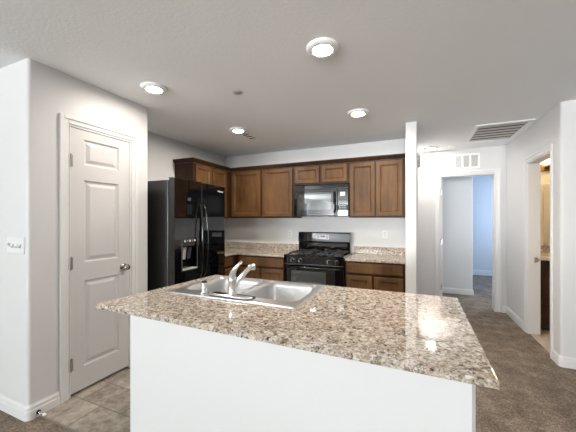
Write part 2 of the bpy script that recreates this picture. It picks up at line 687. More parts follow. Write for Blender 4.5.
def panel_slab(W, Hh, T, panels, M):
    m = MB()
    m.M = M
    back = T - 0.012
    m.box(0, W, 0, Hh, 0, back)
    us = sorted({p[0] for p in panels} | {p[1] for p in panels})
    ul, ur = us[0], us[-1]
    zs = sorted(panels, key=lambda p: p[2])
    m.box(0, ul, 0, Hh, back, T)
    m.box(ur, W, 0, Hh, back, T)
    prev = 0
    for p in zs:
        m.box(ul, ur, prev, p[2], back, T)
        prev = p[3]
        m.ring_panel(p[0], p[1], p[2], p[3], [(0, T), (0.007, T - 0.0105), (0.020, T - 0.0115), (0.044, T - 0.002), (0.046, T - 0.0015)])
    m.box(ul, ur, prev, Hh, back, T)
    return m


# pantry door: three stacked panels, hinges at the left, knob at the right
PD0, PD1, PZ = 1.367, 1.857, 0.028
dm = panel_slab(PD1 - PD0, 2.025, 0.035,
                [(0.098, 0.390, 0.175, 0.845), (0.098, 0.390, 0.990, 1.635), (0.098, 0.390, 1.755, 1.955)],
                face_plus_x(XP - 0.037, PD0, PZ))
door1 = struct(dm.build('door_1', DOOR, root_loc=(XP, PD0, PZ)))
for z in (0.25, 1.02, 1.80):
    hinge_mesh(face_plus_x(XP - 0.001, PD0 - 0.002, z)).build('hinge', NICKEL, door1, smooth=True)
k = MB()
k.lathe([(0.032, 0.0), (0.032, 0.004), (0.026, 0.009), (0.012, 0.012), (0.011, 0.028), (0.020, 0.034), (0.027, 0.044),
         (0.028, 0.053), (0.023, 0.061), (0.010, 0.065)], 28, 'X', (XP - 0.002, 1.80, 0.932))
knob = k.build('door_knob', NICKEL, door1, smooth=True)

# bedroom door, swung open into the room: only its edge shows
d2 = struct(MB().box(0.386, 0.421, YE + 0.127, YE + 0.82, 0.015, 2.02).build('door_2', TRIM, bevel=0.003, root_loc=(0.386, YE + 0.127, 0.015)))
for z in (0.27, 1.0, 1.80):
    m = MB()
    m.box(0.3855, 0.414, YE + 0.124, YE + 0.1272, z - 0.045, z + 0.045)
    m.lathe([(0.006, z - 0.046), (0.006, z + 0.046)], 10, 'Z', (0.4005, YE + 0.121, 0))
    m.build('hinge', NICKEL, d2, smooth=True)
# laundry door in the hall's left wall
d3 = struct(panel_slab(0.782, 2.02, 0.010, [(0.11, 0.67, 0.2, 0.9), (0.11, 0.67, 1.02, 1.88)], face_plus_x(XS1 + 0.0005, 3.872, 0.01)).build('door_3', DOOR, root_loc=(XS1, 3.872, 0.01)))
for z in (0.42, 1.12, 1.64):
    hinge_mesh(face_plus_x(XS1 + 0.011, 4.652, z)).build('hinge', NICKEL, d3, smooth=True)

# strike plate on the bathroom jamb
sp = MB()
sp.box(1.30, 1.335, 4.293, 4.2975, 0.85, 0.91)
sp.box(1.312, 1.345, 4.288, 4.293, 0.868, 0.892)
tag(sp.build('strike_plate', NICKEL), 'small brass-grey latch plate on the bathroom door jamb', 'latch plate')

# ------------------------------------------------------------------ cabinets


def cab_door(m, u0, u1, v0, v1, T=0.022, fr=0.050):
    steps = [(0, 0), (0, T - 0.003), (0.003, T), (fr - 0.004, T), (fr - 0.003, T - 0.005), (fr + 0.001, T - 0.006), (fr + 0.016, T - 0.017), (fr + 0.02, T - 0.017)]
    m.ring_panel(u0, u1, v0, v1, steps)
    return m


def cabinet(name, loc, label, cat, body, M, doors, drawers, group=None, toe=None, mat=WOOD):
    t = thing(name, loc, label, cat, group)
    b = MB()
    for d in body:
        b.box(*d)
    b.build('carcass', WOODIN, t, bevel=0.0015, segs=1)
    for d in doors:
        m = MB()
        m.M = M
        cab_door(m, *d)
        m.build('door', mat, t)
    for d in drawers:
        m = MB()
        m.M = M
        u0, u1, v0, v1 = d
        m.ring_panel(u0, u1, v0, v1, [(0, 0), (0, 0.012), (0.006, 0.018), (0.012, 0.019), (0.02, 0.019)])
        m.build('drawer', mat, t)
    if toe:
        box('toe_kick', TOEKICK, toe, t)
    return t


UZ0, UZ1 = 1.382, 2.115
UF = 3.88
g = 0.001
ddz = (1.402, 2.098)
cabinet('wall_cabinet', (-2.84, 3.45, UZ0), 'brown wall cabinet on the left wall above the fridge side, facing the room', 'cabinet',
        [(XK + g, -2.68, 3.03, UF - 0.002, UZ0, UZ1)], face_plus_x(-2.68, 0, 0),
        [(3.065, 3.405, *ddz), (3.437, 3.765, *ddz)], [], 'brown wall cabinets')
cabinet('wall_cabinet', (-2.3, 4.04, UZ0), 'wide brown wall cabinet in the corner left of the microwave, two tall doors', 'cabinet',
        [(XK + g, -1.585, UF, YB - g, UZ0, UZ1)], face_minus_y(0, UF, 0),
        [(-2.640, -2.128, *ddz), (-2.090, -1.603, *ddz)], [], 'brown wall cabinets')
cabinet('wall_cabinet', (-1.18, 4.04, 1.83), 'short brown wall cabinet directly over the black microwave', 'cabinet',
        [(-1.584, -0.796, UF, YB - g, 1.845, UZ1)], face_minus_y(0, UF, 0),
        [(-1.558, -1.206, 1.868, 2.098, 0.022, 0.046), (-1.166, -0.818, 1.868, 2.098, 0.022, 0.046)], [], 'brown wall cabinets')
cabinet('wall_cabinet', (-0.44, 4.04, UZ0), 'brown two-door wall cabinet right of the microwave, beside the white stub wall', 'cabinet',
        [(-0.795, XS0 - 0.004, UF, YB - g, UZ0, UZ1)], face_minus_y(0, UF, 0),
        [(-0.781, -0.458, *ddz), (-0.446, -0.130, *ddz)], [], 'brown wall cabinets')
# crown moulding running along both runs
cp = [(0.0, 2.1155), (0.006, 2.1155), (0.010, 2.125), (0.028, 2.150), (0.034, 2.158), (0.034, 2.170), (0.0, 2.170)]
m = MB()
path = [((XK + 0.002, 3.03), (0, -1)), ((-2.68, 3.03), (1, -1)), ((-2.68, UF), (1, -1)), ((XS0 - 0.003, UF), (0, -1))]
m.rings([[(p[0] + n[0] * o, p[1] + n[1] * o, z) for o, z in cp] for p, n in path])
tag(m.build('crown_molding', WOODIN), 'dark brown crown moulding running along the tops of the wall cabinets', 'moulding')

# base cabinets
CT = 0.876       # top of the worktop
CB = 0.846
BF = 3.60
bz = (0.11, 0.672)
dz = (0.700, 0.828)
cabinet('base_cabinet', (-2.7, 3.4, 0), 'brown base cabinet between the fridge and the corner', 'cabinet',
        [(XK + g, -2.40, 3.04, BF - 0.002, 0.09, CB - 0.0005)], face_plus_x(-2.40, 0, 0),
        [(3.07, 3.52, *bz)], [(3.07, 3.52, *dz)], 'brown base cabinets', (XK + g, -2.46, 3.04, BF - 0.002, 0.0065, 0.0895))
cabinet('base_cabinet', (-2.1, 3.9, 0), 'brown corner base cabinet left of the black range', 'cabinet',
        [(XK + g, -1.600, BF, YB - g, 0.09, CB - 0.0005)], face_minus_y(0, BF, 0),
        [(-2.330, -1.985, *bz), (-1.955, -1.620, *bz)], [(-2.330, -1.620, *dz)], 'brown base cabinets', (XK + g, -1.600, BF + 0.06, YB - g, 0.0065, 0.0895))
cabinet('base_cabinet', (-0.44, 3.9, 0), 'brown base cabinet right of the black range, one wide drawer over two doors', 'cabinet',
        [(-0.786, XS0 - 0.004, BF, YB - g, 0.09, CB - 0.0005)], face_minus_y(0, BF, 0),
        [(-0.765, -0.460, *bz), (-0.435, -0.115, *bz)], [(-0.765, -0.115, *dz)], 'brown base cabinets', (-0.786, XS0 - 0.004, BF + 0.06, YB - g, 0.0065, 0.0895))

# worktops with upstands
wt = thing('worktop', (-2.3, 3.9, CB), 'L-shaped speckled granite worktop in the corner left of the range', 'worktop')
m = MB()
m.prism([(XK + g, 3.035), (-2.372, 3.035), (-2.372, 3.572), (-1.600, 3.572), (-1.600, YB - g), (XK + g, YB - g)], CB, CT)
m.build('slab', GRANITE, wt, bevel=0.003)
m = MB()
m.prism([(XK + g, 3.035), (XK + 0.021, 3.035), (XK + 0.021, YB - 0.021), (-1.600, YB - 0.021), (-1.600, YB - g), (XK + g, YB - g)], CT + 0.0003, 0.978)
m.build('backsplash', GRANITE, wt, bevel=0.002)
wt = thing('worktop', (-0.44, 3.9, CB), 'short speckled granite worktop right of the range, ending at the white stub wall', 'worktop')
box('slab', GRANITE, (-0.786, XS0 - 0.003, 3.572, YB - g, CB, CT), wt, 0.003)
box('backsplash', GRANITE, (-0.786, XS0 - 0.003, YB - 0.021, YB - g, CT + 0.0003, 0.978), wt, 0.002)

# ------------------------------------------------------------------ refrigerator (side by side, black)
FY0, FY1, FX = 2.172, 3.002, -2.15
fz = 1.765
fr = thing('refrigerator', (-2.55, 2.59, 0.0065), 'tall black side-by-side refrigerator with ice dispenser in the left door', 'refrigerator')
box('cabinet_body', BLACKSIDE, (XK + 0.03, -2.235, FY0, FY1, 0.03, 1.750), fr, 0.006)
m = MB()
m.box(-2.9, -2.26, FY0 + 0.02, FY1 - 0.02, 0.0065, 0.0295)
m.build('base_grille', BLACKMATTE, fr)
m = MB()
m.box(-2.234, -2.221, FY0 + 0.012, FY1 - 0.012, 0.10, 1.752)
m.build('door_gasket', GASKET, fr)
YM = 2.567


def fridge_door(y0, y1, cut=None):
    m = MB()
    x0, x1 = -2.22, FX
    if cut is None:
        m.box(x0, x1, y0, y1, 0.06, fz)
    else:
        a, b, c, d = cut
        m.box(x0, x1, y0, a, 0.06, fz)
        m.box(x0, x1, b, y1, 0.06, fz)
        m.box(x0, x1, a, b, 0.06, c)
        m.box(x0, x1, a, b, d, fz)
        m.box(x0, x0 + 0.006, a, b, c, d)
    return m


cut = (2.275, 2.490, 0.835, 1.170)
fd = fridge_door(FY0, YM - 0.003, cut).build('freezer_door', BLACK, fr)
fd2 = fridge_door(YM + 0.003, FY1).build('fridge_door', BLACK, fr, bevel=0.008, segs=3)
m = MB()
m.box(-2.236, FX - 0.030, FY0 + 0.004, FY0 + 0.07, fz + 0.0005, fz + 0.007)
m.build('hinge_cover', BLACKSIDE, fr, bevel=0.004)
m = MB()
m.box(-2.236, FX - 0.030, FY1 - 0.07, FY1 - 0.004, fz + 0.0005, fz + 0.007)
m.build('hinge_cover', BLACKSIDE, fr, bevel=0.004)
# dispenser
dsp = MB()
a, b, c, d = cut
dsp.box(FX - 0.004, FX + 0.006, a - 0.010, a, c - 0.010, d + 0.010)
dsp.box(FX - 0.004, FX + 0.006, b, b + 0.010, c - 0.010, d + 0.010)
dsp.box(FX - 0.004, FX + 0.006, a, b, d, d + 0.010)
dsp.box(FX - 0.004, FX + 0.006, a, b, c - 0.010, c)
disp = dsp.build('ice_dispenser', DKGREY, fr, bevel=0.002)
box('control_strip', BLACK, (FX - 0.05, FX + 0.004, a + 0.001, b - 0.001, d - 0.10, d - 0.001), disp, 0.003)
for i in range(5):
    box('button', LABELW if i % 2 == 0 else LABELG, (FX + 0.004, FX + 0.0055, a + 0.025 + i * 0.036, a + 0.045 + i * 0.036, d - 0.046, d - 0.028), disp)
m = MB()
m.rings([[(FX - 0.050, a + 0.05, d - 0.101), (FX - 0.050, a + 0.09, d - 0.101), (FX - 0.025, a + 0.09, d - 0.101), (FX - 0.025, a + 0.05, d - 0.101)],
         [(FX - 0.056, a + 0.045, d - 0.23), (FX - 0.056, a + 0.095, d - 0.23), (FX - 0.048, a + 0.095, d - 0.23), (FX - 0.048, a + 0.045, d - 0.23)]])
m.build('paddle', GREYPL, disp)
m = MB()
m.rings([[(FX - 0.050, a + 0.125, d - 0.101), (FX - 0.050, a + 0.165, d - 0.101), (FX - 0.025, a + 0.165, d - 0.101), (FX - 0.025, a + 0.125, d - 0.101)],
         [(FX - 0.056, a + 0.12, d - 0.23), (FX - 0.056, a + 0.17, d - 0.23), (FX - 0.048, a + 0.17, d - 0.23), (FX - 0.048, a + 0.12, d - 0.23)]])
m.build('paddle', DKGREY, disp)
m = MB()
m.box(FX - 0.06, FX + 0.010, a + 0.001, b - 0.001, c + 0.001, c + 0.012)
m.build('drip_tray', GREYPL, disp, bevel=0.002)
for y in (YM - 0.030, YM + 0.030):
    m = MB()
    pts = []
    for i in range(15):
        t_ = i / 14
        z = 0.72 + t_ * 0.80
        pts.append((FX + 0.012 + 0.040 * math.sin(PI * t_) ** 0.6 if 0 < i < 14 else FX + 0.002, y + (0.014 if y > YM else -0.014) * math.sin(PI * t_), z))
    m.tube(pts, [0.013 - 0.003 * math.sin(PI * i / 14) for i in range(15)], 12)
    m.build('handle', BLACK, fr, smooth=True)
text_mesh('emblem', 'Whirlpool', LABELW, fr, face_plus_x(FX + 0.0008, 2.905, 1.692), 0.024)

# ------------------------------------------------------------------ microwave
MX0, MX1, MY = -1.556, -0.788, 3.80
mz0, mz1 = 1.402, 1.826
mw = thing('microwave', (-1.17, 3.98, mz0), 'black over-the-range microwave with a wide dark glass door', 'microwave')
box('housing', BLACKSIDE, (MX0, MX1, MY + 0.026, YB - g, mz0, mz1), mw, 0.004)
XD = -0.935
m = MB()
m.M = face_minus_y(0, MY + 0.025, 0)
m.ring_panel(MX0, XD, mz0 + 0.004, mz1 - 0.055, [(0, 0), (0, 0.02), (0.006, 0.026), (0.036, 0.026), (0.040, 0.023)])
dr = m.build('door', BLACK, mw)
m = MB()
m.M = face_minus_y(0, MY + 0.001, 0)
m.box(MX0 + 0.075, XD - 0.085, mz0 + 0.085, mz1 - 0.125, 0.0, 0.0016)
m.build('window', DKGLASS, dr, bevel=0.0006)
m = MB()
m.tube([(XD - 0.035, MY + 0.004, mz0 + 0.05), (XD - 0.035, MY - 0.032, mz0 + 0.075), (XD - 0.035, MY - 0.038, mz0 + 0.185),
        (XD - 0.035, MY - 0.032, mz1 - 0.125), (XD - 0.035, MY + 0.004, mz1 - 0.10)], 0.012, 12)
m.build('handle', BLACK, dr, smooth=True)
m = MB()
m.M = face_minus_y(0, MY + 0.025, 0)
m.ring_panel(XD + 0.003, MX1, mz0 + 0.004, mz1 - 0.055, [(0, 0), (0, 0.02), (0.005, 0.025), (0.012, 0.025)])
cpn = m.build('control_panel', BLACK, mw)
box('display', DISPLAY, (XD + 0.040, XD + 0.105, MY - 0.0012, MY + 0.0005, mz1 - 0.155, mz1 - 0.105), cpn)
for i in range(3):
    for j in range(6):
        m = MB()
        m.box(XD + 0.030 + i * 0.032, XD + 0.054 + i * 0.032, MY - 0.001, MY + 0.0005, mz0 + 0.045 + j * 0.028, mz0 + 0.062 + j * 0.028)
        m.build('key', LABELG, cpn)
m = MB()
m.box(MX0, MX1, MY + 0.004, MY + 0.025, mz1 - 0.052, mz1)
for i in range(4):
    m.box(MX0 + 0.02, MX1 - 0.02, MY + 0.0005, MY + 0.004, mz1 - 0.047 + i * 0.011, mz1 - 0.041 + i * 0.011)
m.build('vent_grille', BLACK, mw)
text_mesh('emblem', 'Whirlpool', LABELG, mw, face_minus_y(-1.17, MY + 0.0, mz0 + 0.045), 0.022)

# ------------------------------------------------------------------ gas range
RX0, RX1 = -1.596, -0.790
RF = 3.545
rg = thing('gas_range', (-1.19, 3.86, 0.0065), 'black freestanding gas range between the granite worktops', 'range')
box('body', BLACKSIDE, (RX0 + 0.004, RX1 - 0.004, RF + 0.036, YB - 0.03, 0.05, 0.868), rg, 0.003)
m = MB()
m.box(RX0 + 0.03, RX1 - 0.03, RF + 0.06, YB - 0.04, 0.0065, 0.0495)
m.build('plinth', BLACKMATTE, rg)
# cooktop with raised rim
m = MB()
m.M = Matrix.Translation((0, 0, 0))
z = 0.872
lo = [[(RX0 + q, RF + q, h), (RX1 - q, RF + q, h), (RX1 - q, 4.085 - q, h), (RX0 + q, 4.085 - q, h)] for q, h in
      ((0.0, z - 0.003), (0.0, z + 0.016), (0.006, z + 0.020), (0.024, z + 0.020), (0.034, z + 0.012), (0.04, z + 0.012))]
m.rings(lo)
m.build('cooktop', BLACK, rg)
for cx in (-1.385, -1.0):
    for cy in (3.70, 3.95):
        m = MB()
        m.lathe([(0.052, z + 0.0125), (0.052, z + 0.018), (0.036, z + 0.019), (0.034, z + 0.030), (0.028, z + 0.033)], 24, 'Z', (cx, cy, 0))
        m.build('burner', BLACKMATTE, rg, smooth=True)
    m = MB()
    gz = z + 0.040
    x0, x1, y0, y1 = cx - 0.155, cx + 0.155, 3.595, 4.055
    bw = 0.006
    for x in (x0, x1):
        m.box(x - bw, x + bw, y0, y1, gz - 0.006, gz + 0.007)
    for y in (y0, (y0 + y1) / 2, y1):
        m.box(x0, x1, y - bw, y + bw, gz - 0.006, gz + 0.007)
    for cy in (3.70, 3.95):
        for aa in range(4):
            dx, dy = math.cos(aa * PI / 2), math.sin(aa * PI / 2)
            ex, ey = (0.150 if dx else 0), (0.1 if dy else 0)
            if dx:
                m.box(min(cx + dx * 0.03, cx + dx * ex), max(cx + dx * 0.03, cx + dx * ex), cy - 0.005, cy + 0.005, gz - 0.004, gz + 0.009)
            else:
                m.box(cx - 0.005, cx + 0.005, min(cy + dy * 0.03, cy + dy * ey), max(cy + dy * 0.03, cy + dy * ey), gz - 0.004, gz + 0.009)
    for x in (x0, x1):
        for y in (y0, y1):
            m.box(x - bw, x + bw, y - bw, y + bw, z + 0.0125, gz)
    m.build('grate', BLACKMATTE, rg)
# front control panel, slightly sloped
m = MB()
cpz0, cpz1 = 0.778, 0.868
m.prism([(0, 0)] * 0 or [(RF - 0.004, cpz1), (RF - 0.004, cpz0 + 0.008), (RF, cpz0), (RF + 0.035, cpz0), (RF + 0.035, cpz1)], RX0, RX1)
bmesh.ops.transform(m.bm, matrix=Matrix(((0, 0, 1, 0), (1, 0, 0, 0), (0, 1, 0, 0), (0, 0, 0, 1))), verts=m.bm.verts[:])
m.build('control_panel', BLACK, rg, bevel=0.003)
for x in (-1.475, -1.365, -0.985, -0.880):
    m = MB()
    m.lathe([(0.026, 0.0), (0.026, -0.006), (0.021, -0.008), (0.019, -0.028), (0.016, -0.031)], 24, 'Y', (x, RF - 0.004, 0.824), True, True)
    kb = m.build('knob', BLACK, rg, smooth=True)
    m = MB()
    m.box(x - 0.0035, x + 0.0035, RF - 0.040, RF - 0.0355, 0.806, 0.842)
    m.build('knob_grip', CHROME, kb)
    m = MB()
    m.lathe([(0.0278, 0.0), (0.0278, -0.003)], 24, 'Y', (x, RF - 0.003, 0.824))
    m.build('knob_ring', CHROME, kb, smooth=True)
# oven door
m = MB()
m.M = face_minus_y(0, RF + 0.035, 0)
m.ring_panel(RX0 + 0.002, RX1 - 0.002, 0.235, 0.770, [(0, 0), (0, 0.030), (0.006, 0.036), (0.05, 0.036)])
od = m.build('oven_door', BLACK, rg)
m = MB()
m.M = face_minus_y(0, RF - 0.0008, 0)
m.box(RX0 + 0.105, RX1 - 0.225, 0.36, 0.690, 0, 0.0016)
m.build('window', OVENGLASS, od)
m = MB()
hz = 0.742
m.tube([(RX0 + 0.05, RF, hz), (RX0 + 0.052, RF - 0.035, hz), (RX0 + 0.075, RF - 0.045, hz), (RX1 - 0.075, RF - 0.045, hz),
        (RX1 - 0.052, RF - 0.035, hz), (RX1 - 0.05, RF, hz)], 0.012, 12)
m.build('handle', BLACK, od, smooth=True)
m = MB()
m.M = face_minus_y(0, RF + 0.035, 0)
m.ring_panel(RX0 + 0.002, RX1 - 0.002, 0.06, 0.228, [(0, 0), (0, 0.028), (0.006, 0.034), (0.05, 0.034)])
m.build('storage_drawer', BLACK, rg)
# backguard
m = MB()
m.prism([(4.088, 0.880), (4.088, 1.020), (4.070, 1.035), (4.082, 1.160), (4.095, 1.172), (YB - 0.03, 1.172), (YB - 0.03, 0.880)], RX0 + 0.002, RX1 - 0.03)
bmesh.ops.transform(m.bm, matrix=Matrix(((0, 0, 1, 0), (1, 0, 0, 0), (0, 1, 0, 0), (0, 0, 0, 1))), verts=m.bm.verts[:])
bgd = m.build('backguard', BLACK, rg, bevel=0.004)
tilt = Matrix.Rotation(math.radians(-5.5), 4, 'X')
m = MB()
m.M = face_minus_y(-1.215, 4.0755, 1.103) @ tilt
m.box(-0.095, 0.095, -0.030, 0.030, 0.0, 0.002)
clk = m.build('clock_panel', LABELW, bgd)
MC = face_minus_y(-1.215, 4.0735, 1.103) @ tilt
m = MB()
m.M = MC
m.box(-0.035, 0.035, -0.004, 0.020, 0.0005, 0.0012)
m.build('clock_display', LABELG, clk)
for u in (-0.085, 0.05):
    for i in range(3):
        m = MB()
        m.M = MC
        m.box(u, u + 0.035, -0.022 + i * 0.016, -0.013 + i * 0.016, 0.0005, 0.0012)
        m.build('button', LABELG, clk)

# ------------------------------------------------------------------ island
IX0, IX1, IY0, IY1 = -1.458, 0.199, 0.918, 1.80
IT, IB = 0.934, 0.912
isl = thing('kitchen_island', (-0.53, 1.36, 0.0), 'white kitchen island base standing under the big granite top', 'island')
BX0, BX1, BY0 = -1.220, 0.159, 0.950
m = MB()
m.prism([(BX0, BY0 + 0.01), (BX0 + 0.01, BY0), (BX1 - 0.01, BY0), (BX1, BY0 + 0.01), (BX1, BY0 + 0.13), (BX0, BY0 + 0.13)], 0.0065, IB - 0.0005)
m.build('pony_wall', WALL, isl)
CX0, CX1 = -1.345, BX1 - 0.004        # the cabinets behind the pony wall reach further left than it does
m = MB()
m.box(CX0, CX0 + 0.016, BY0 + 0.131, 1.772, 0.0065, IB - 0.0005)
m.box(CX1 - 0.016, CX1, BY0 + 0.131, 1.772, 0.0065, IB - 0.0005)
m.box(CX0 + 0.016, CX1 - 0.016, 1.756, 1.772, 0.10, IB - 0.0005)
m.box(CX0 + 0.016, BX0, BY0 + 0.131, BY0 + 0.147, 0.0065, IB - 0.0005)
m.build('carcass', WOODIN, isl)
box('toe_kick', TOEKICK, (CX0 + 0.017, CX1 - 0.017, 1.69, 1.71, 0.0065, 0.099), isl)
MI = face_plus_y(0, 1.7725, 0)
us = [CX0 + 0.02, CX0 + 0.44, CX0 + 0.80, CX0 + 1.14, CX1 - 0.02]
for u0, u1 in zip(us, us[1:]):
    m = MB()
    m.M = MI
    cab_door(m, -u1 + 0.008, -u0 - 0.008, 0.13, 0.70)
    m.build('door', WOOD, isl)
    m = MB()
    m.M = MI
    m.ring_panel(-u1 + 0.008, -u0 - 0.008, 0.73, 0.87, [(0, 0), (0, 0.012), (0.006, 0.018), (0.012, 0.019), (0.02, 0.019)])
    m.build('drawer_front', WOOD, isl)

# granite top with a real cut-out for the sink
SX0, SX1, SY0, SY1 = -1.298, -0.503, 1.256, 1.770
HX0, HX1, HY0, HY1 = SX0 + 0.016, SX1 - 0.016, SY0 + 0.016, SY1 - 0.016
m = MB()
outer = [(-1.452, 0.946), (0.203, 0.903), (0.212, 1.790), (-1.385, 1.812)]
hole = [(HX0, HY0), (HX1, HY0), (HX1, HY1), (HX0, HY1)]
ov = {}
for zz in (IB, IT):
    ov[zz] = ([m.v((x, y, zz)) for x, y in outer], [m.v((x, y, zz)) for x, y in hole])
for zz in (IB, IT):
    O_, I_ = ov[zz]
    for i in range(4):
        m.f([O_[i], O_[(i + 1) % 4], I_[(i + 1) % 4], I_[i]])
for k_ in (0, 1):
    for i in range(4):
        a_, b_ = ov[IB][k_], ov[IT][k_]
        m.f([a_[i], a_[(i + 1) % 4], b_[(i + 1) % 4], b_[i]])
tag(m.build('island_countertop', GRANITE, bevel=0.003, root_loc=(-0.63, 1.36, IB)), 'large polished speckled granite top of the kitchen island, holding the sink', 'countertop')

# ------------------------------------------------------------------ sink: drop-in double bowl
snk = thing('kitchen_sink', (-0.905, 1.51, IT), 'stainless steel double-bowl sink set into the granite island', 'sink')


def rrect(x0, x1, y0, y1, r_, z, n=6):
    out = []
    for cx, cy, a0 in ((x1 - r_, y1 - r_, 0), (x0 + r_, y1 - r_, 90), (x0 + r_, y0 + r_, 180), (x1 - r_, y0 + r_, 270)):
        for i in range(n + 1):
            aa = math.radians(a0 + 90 * i / n)
            out.append((cx + r_ * math.cos(aa), cy + r_ * math.sin(aa), z))
    return out


tz = IT + 0.0075
# deck: outer lip loop with two bowl openings -> strips built as faces
BA = (SX0 + 0.032, -0.915, SY0 + 0.085, SY1 - 0.036)
BB = (-0.885, SX1 - 0.032, SY0 + 0.085, SY1 - 0.036)
n_ = 6
bm_ = MB()
midx = -0.90
lip = lambda q, zq: rrect(SX0 + q, SX1 - q, SY0 + q, SY1 - q, 0.018, zq, n_)
bm_.rings([lip(0.0, IT + 0.0005), lip(0.002, tz - 0.001), lip(0.008, tz)], False, False)
# flat deck area between lip inner loop and bowls (two halves)


def deck_half(x0, x1, bowl, left):
    q = 0.008
    o = []
    y0, y1 = SY0 + q, SY1 - q
    rr = 0.014
    if left:
        pts = [(x1, y1)] + [(x0 + rr + rr * math.cos(math.radians(90 + 90 * i / n_)), y1 - rr + rr * math.sin(math.radians(90 + 90 * i / n_))) for i in range(n_ + 1)] + \
              [(x0 + rr + rr * math.cos(math.radians(180 + 90 * i / n_)), y0 + rr + rr * math.sin(math.radians(180 + 90 * i / n_))) for i in range(n_ + 1)] + [(x1, y0)]
    else:
        pts = [(x0, y0)] + [(x1 - rr + rr * math.cos(math.radians(270 + 90 * i / n_)), y0 + rr + rr * math.sin(math.radians(270 + 90 * i / n_))) for i in range(n_ + 1)] + \
              [(x1 - rr + rr * math.cos(math.radians(90 * i / n_)), y1 - rr + rr * math.sin(math.radians(90 * i / n_))) for i in range(n_ + 1)] + [(x0, y1)]
    O_ = [bm_.v((x, y, tz)) for x, y in pts]
    I_ = [bm_.v(p) for p in rrect(*bowl, 0.05, tz, n_)]
    eo = [bm_.bm.edges.new((O_[i], O_[(i + 1) % len(O_)])) for i in range(len(O_))]
    ei = [bm_.bm.edges.new((I_[i], I_[(i + 1) % len(I_)])) for i in range(len(I_))]
    bmesh.ops.triangle_fill(bm_.bm, use_beauty=True, use_dissolve=False, edges=eo + ei)


deck_half(SX0 + 0.008, midx, BA, True)
deck_half(midx, SX1 - 0.008, BB, False)
bmesh.ops.remove_doubles(bm_.bm, verts=bm_.bm.verts[:], dist=0.0003)
bm_.build('deck', STEEL, snk, smooth=True)
for bowl in (BA, BB):
    x0, x1, y0, y1 = bowl
    m = MB()
    L = []
    for q, zq, rq in ((0, tz, 0.05), (0.004, tz - 0.006, 0.05), (0.010, tz - 0.03, 0.05), (0.016, tz - 0.15, 0.05), (0.03, tz - 0.175, 0.05), (0.06, tz - 0.185, 0.045), (0.12, tz - 0.188, 0.03)):
        L.append(rrect(x0 + q, x1 - q, y0 + q, y1 - q, rq, zq, n_))
    m.rings(L, False, True)
    bw_ = m.build('bowl', STEEL, snk, smooth=True)
    m = MB()
    m.lathe([(0.045, tz - 0.1875), (0.042, tz - 0.185), (0.034, tz - 0.186), (0.030, tz - 0.1865)], 24, 'Z', ((x0 + x1) / 2, (y0 + y1) / 2, 0))
    m.build('drain', CHROME, bw_, smooth=True)

# faucet
fx, fy = -0.886, 1.300
fz0 = tz + 0.0005
fa = thing('faucet', (fx, fy, fz0), 'chrome single-lever kitchen faucet on the sink deck, spout over the bowls', 'faucet')
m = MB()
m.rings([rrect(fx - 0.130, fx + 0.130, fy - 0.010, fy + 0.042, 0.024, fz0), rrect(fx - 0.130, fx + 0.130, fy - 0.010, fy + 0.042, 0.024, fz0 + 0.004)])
m.build('dark_reflection_strip', GASKET, fa)  # dark strip standing in for the dark reflection behind the plate
m = MB()
m.rings([rrect(fx - 0.125, fx + 0.125, fy - 0.027, fy + 0.024, 0.024, fz0 + 0.0042), rrect(fx - 0.125, fx + 0.125, fy - 0.027, fy + 0.024, 0.024, fz0 + 0.010),
         rrect(fx - 0.119, fx + 0.119, fy - 0.021, fy + 0.018, 0.018, fz0 + 0.014)])
m.build('escutcheon', CHROME, fa, smooth=True)
m = MB()
m.lathe([(0.027, fz0 + 0.0142), (0.025, fz0 + 0.022), (0.022, fz0 + 0.04), (0.0215, fz0 + 0.085), (0.0225, fz0 + 0.087), (0.0225, fz0 + 0.092), (0.021, fz0 + 0.097), (0.019, fz0 + 0.112), (0.010, fz0 + 0.122)], 28, 'Z', (fx, fy, 0))
m.build('body', CHROME, fa, smooth=True)
m = MB()
m.tube([(fx, fy + 0.008, fz0 + 0.045), (fx, fy + 0.05, fz0 + 0.074), (fx, fy + 0.10, fz0 + 0.098), (fx, fy + 0.155, fz0 + 0.120), (fx, fy + 0.19, fz0 + 0.130), (fx, fy + 0.214, fz0 + 0.130), (fx, fy + 0.222, fz0 + 0.116)],
       [0.018, 0.0165, 0.015, 0.0145, 0.016, 0.019, 0.017], 16)
m.build('spout', CHROME, fa, smooth=True)
m = MB()
m.tube([(fx, fy, fz0 + 0.10), (fx, fy + 0.006, fz0 + 0.125), (fx, fy + 0.020, fz0 + 0.138), (fx, fy + 0.044, fz0 + 0.153), (fx, fy + 0.075, fz0 + 0.168), (fx, fy + 0.088, fz0 + 0.172)],
       [0.020, 0.0175, 0.014, 0.011, 0.010, 0.009], 16)
m.build('lever', CHROME, fa, smooth=True)

sd = thing('side_spray', (-1.062, 1.290, fz0), 'small chrome side spray with a dark tip standing left of the faucet', 'side spray')
sx, sy = -1.062, 1.290
m = MB()
m.lathe([(0.024, fz0), (0.024, fz0 + 0.006), (0.018, fz0 + 0.010), (0.0165, fz0 + 0.03), (0.0155, fz0 + 0.062), (0.014, fz0 + 0.064)], 24, 'Z', (sx, sy, 0))
m.build('sleeve', CHROME, sd, smooth=True)
m = MB()
m.lathe([(0.0155, fz0 + 0.0645), (0.0155, fz0 + 0.070), (0.012, fz0 + 0.074)], 24, 'Z', (sx, sy, 0))
m.build('tip', GASKET, sd, smooth=True)

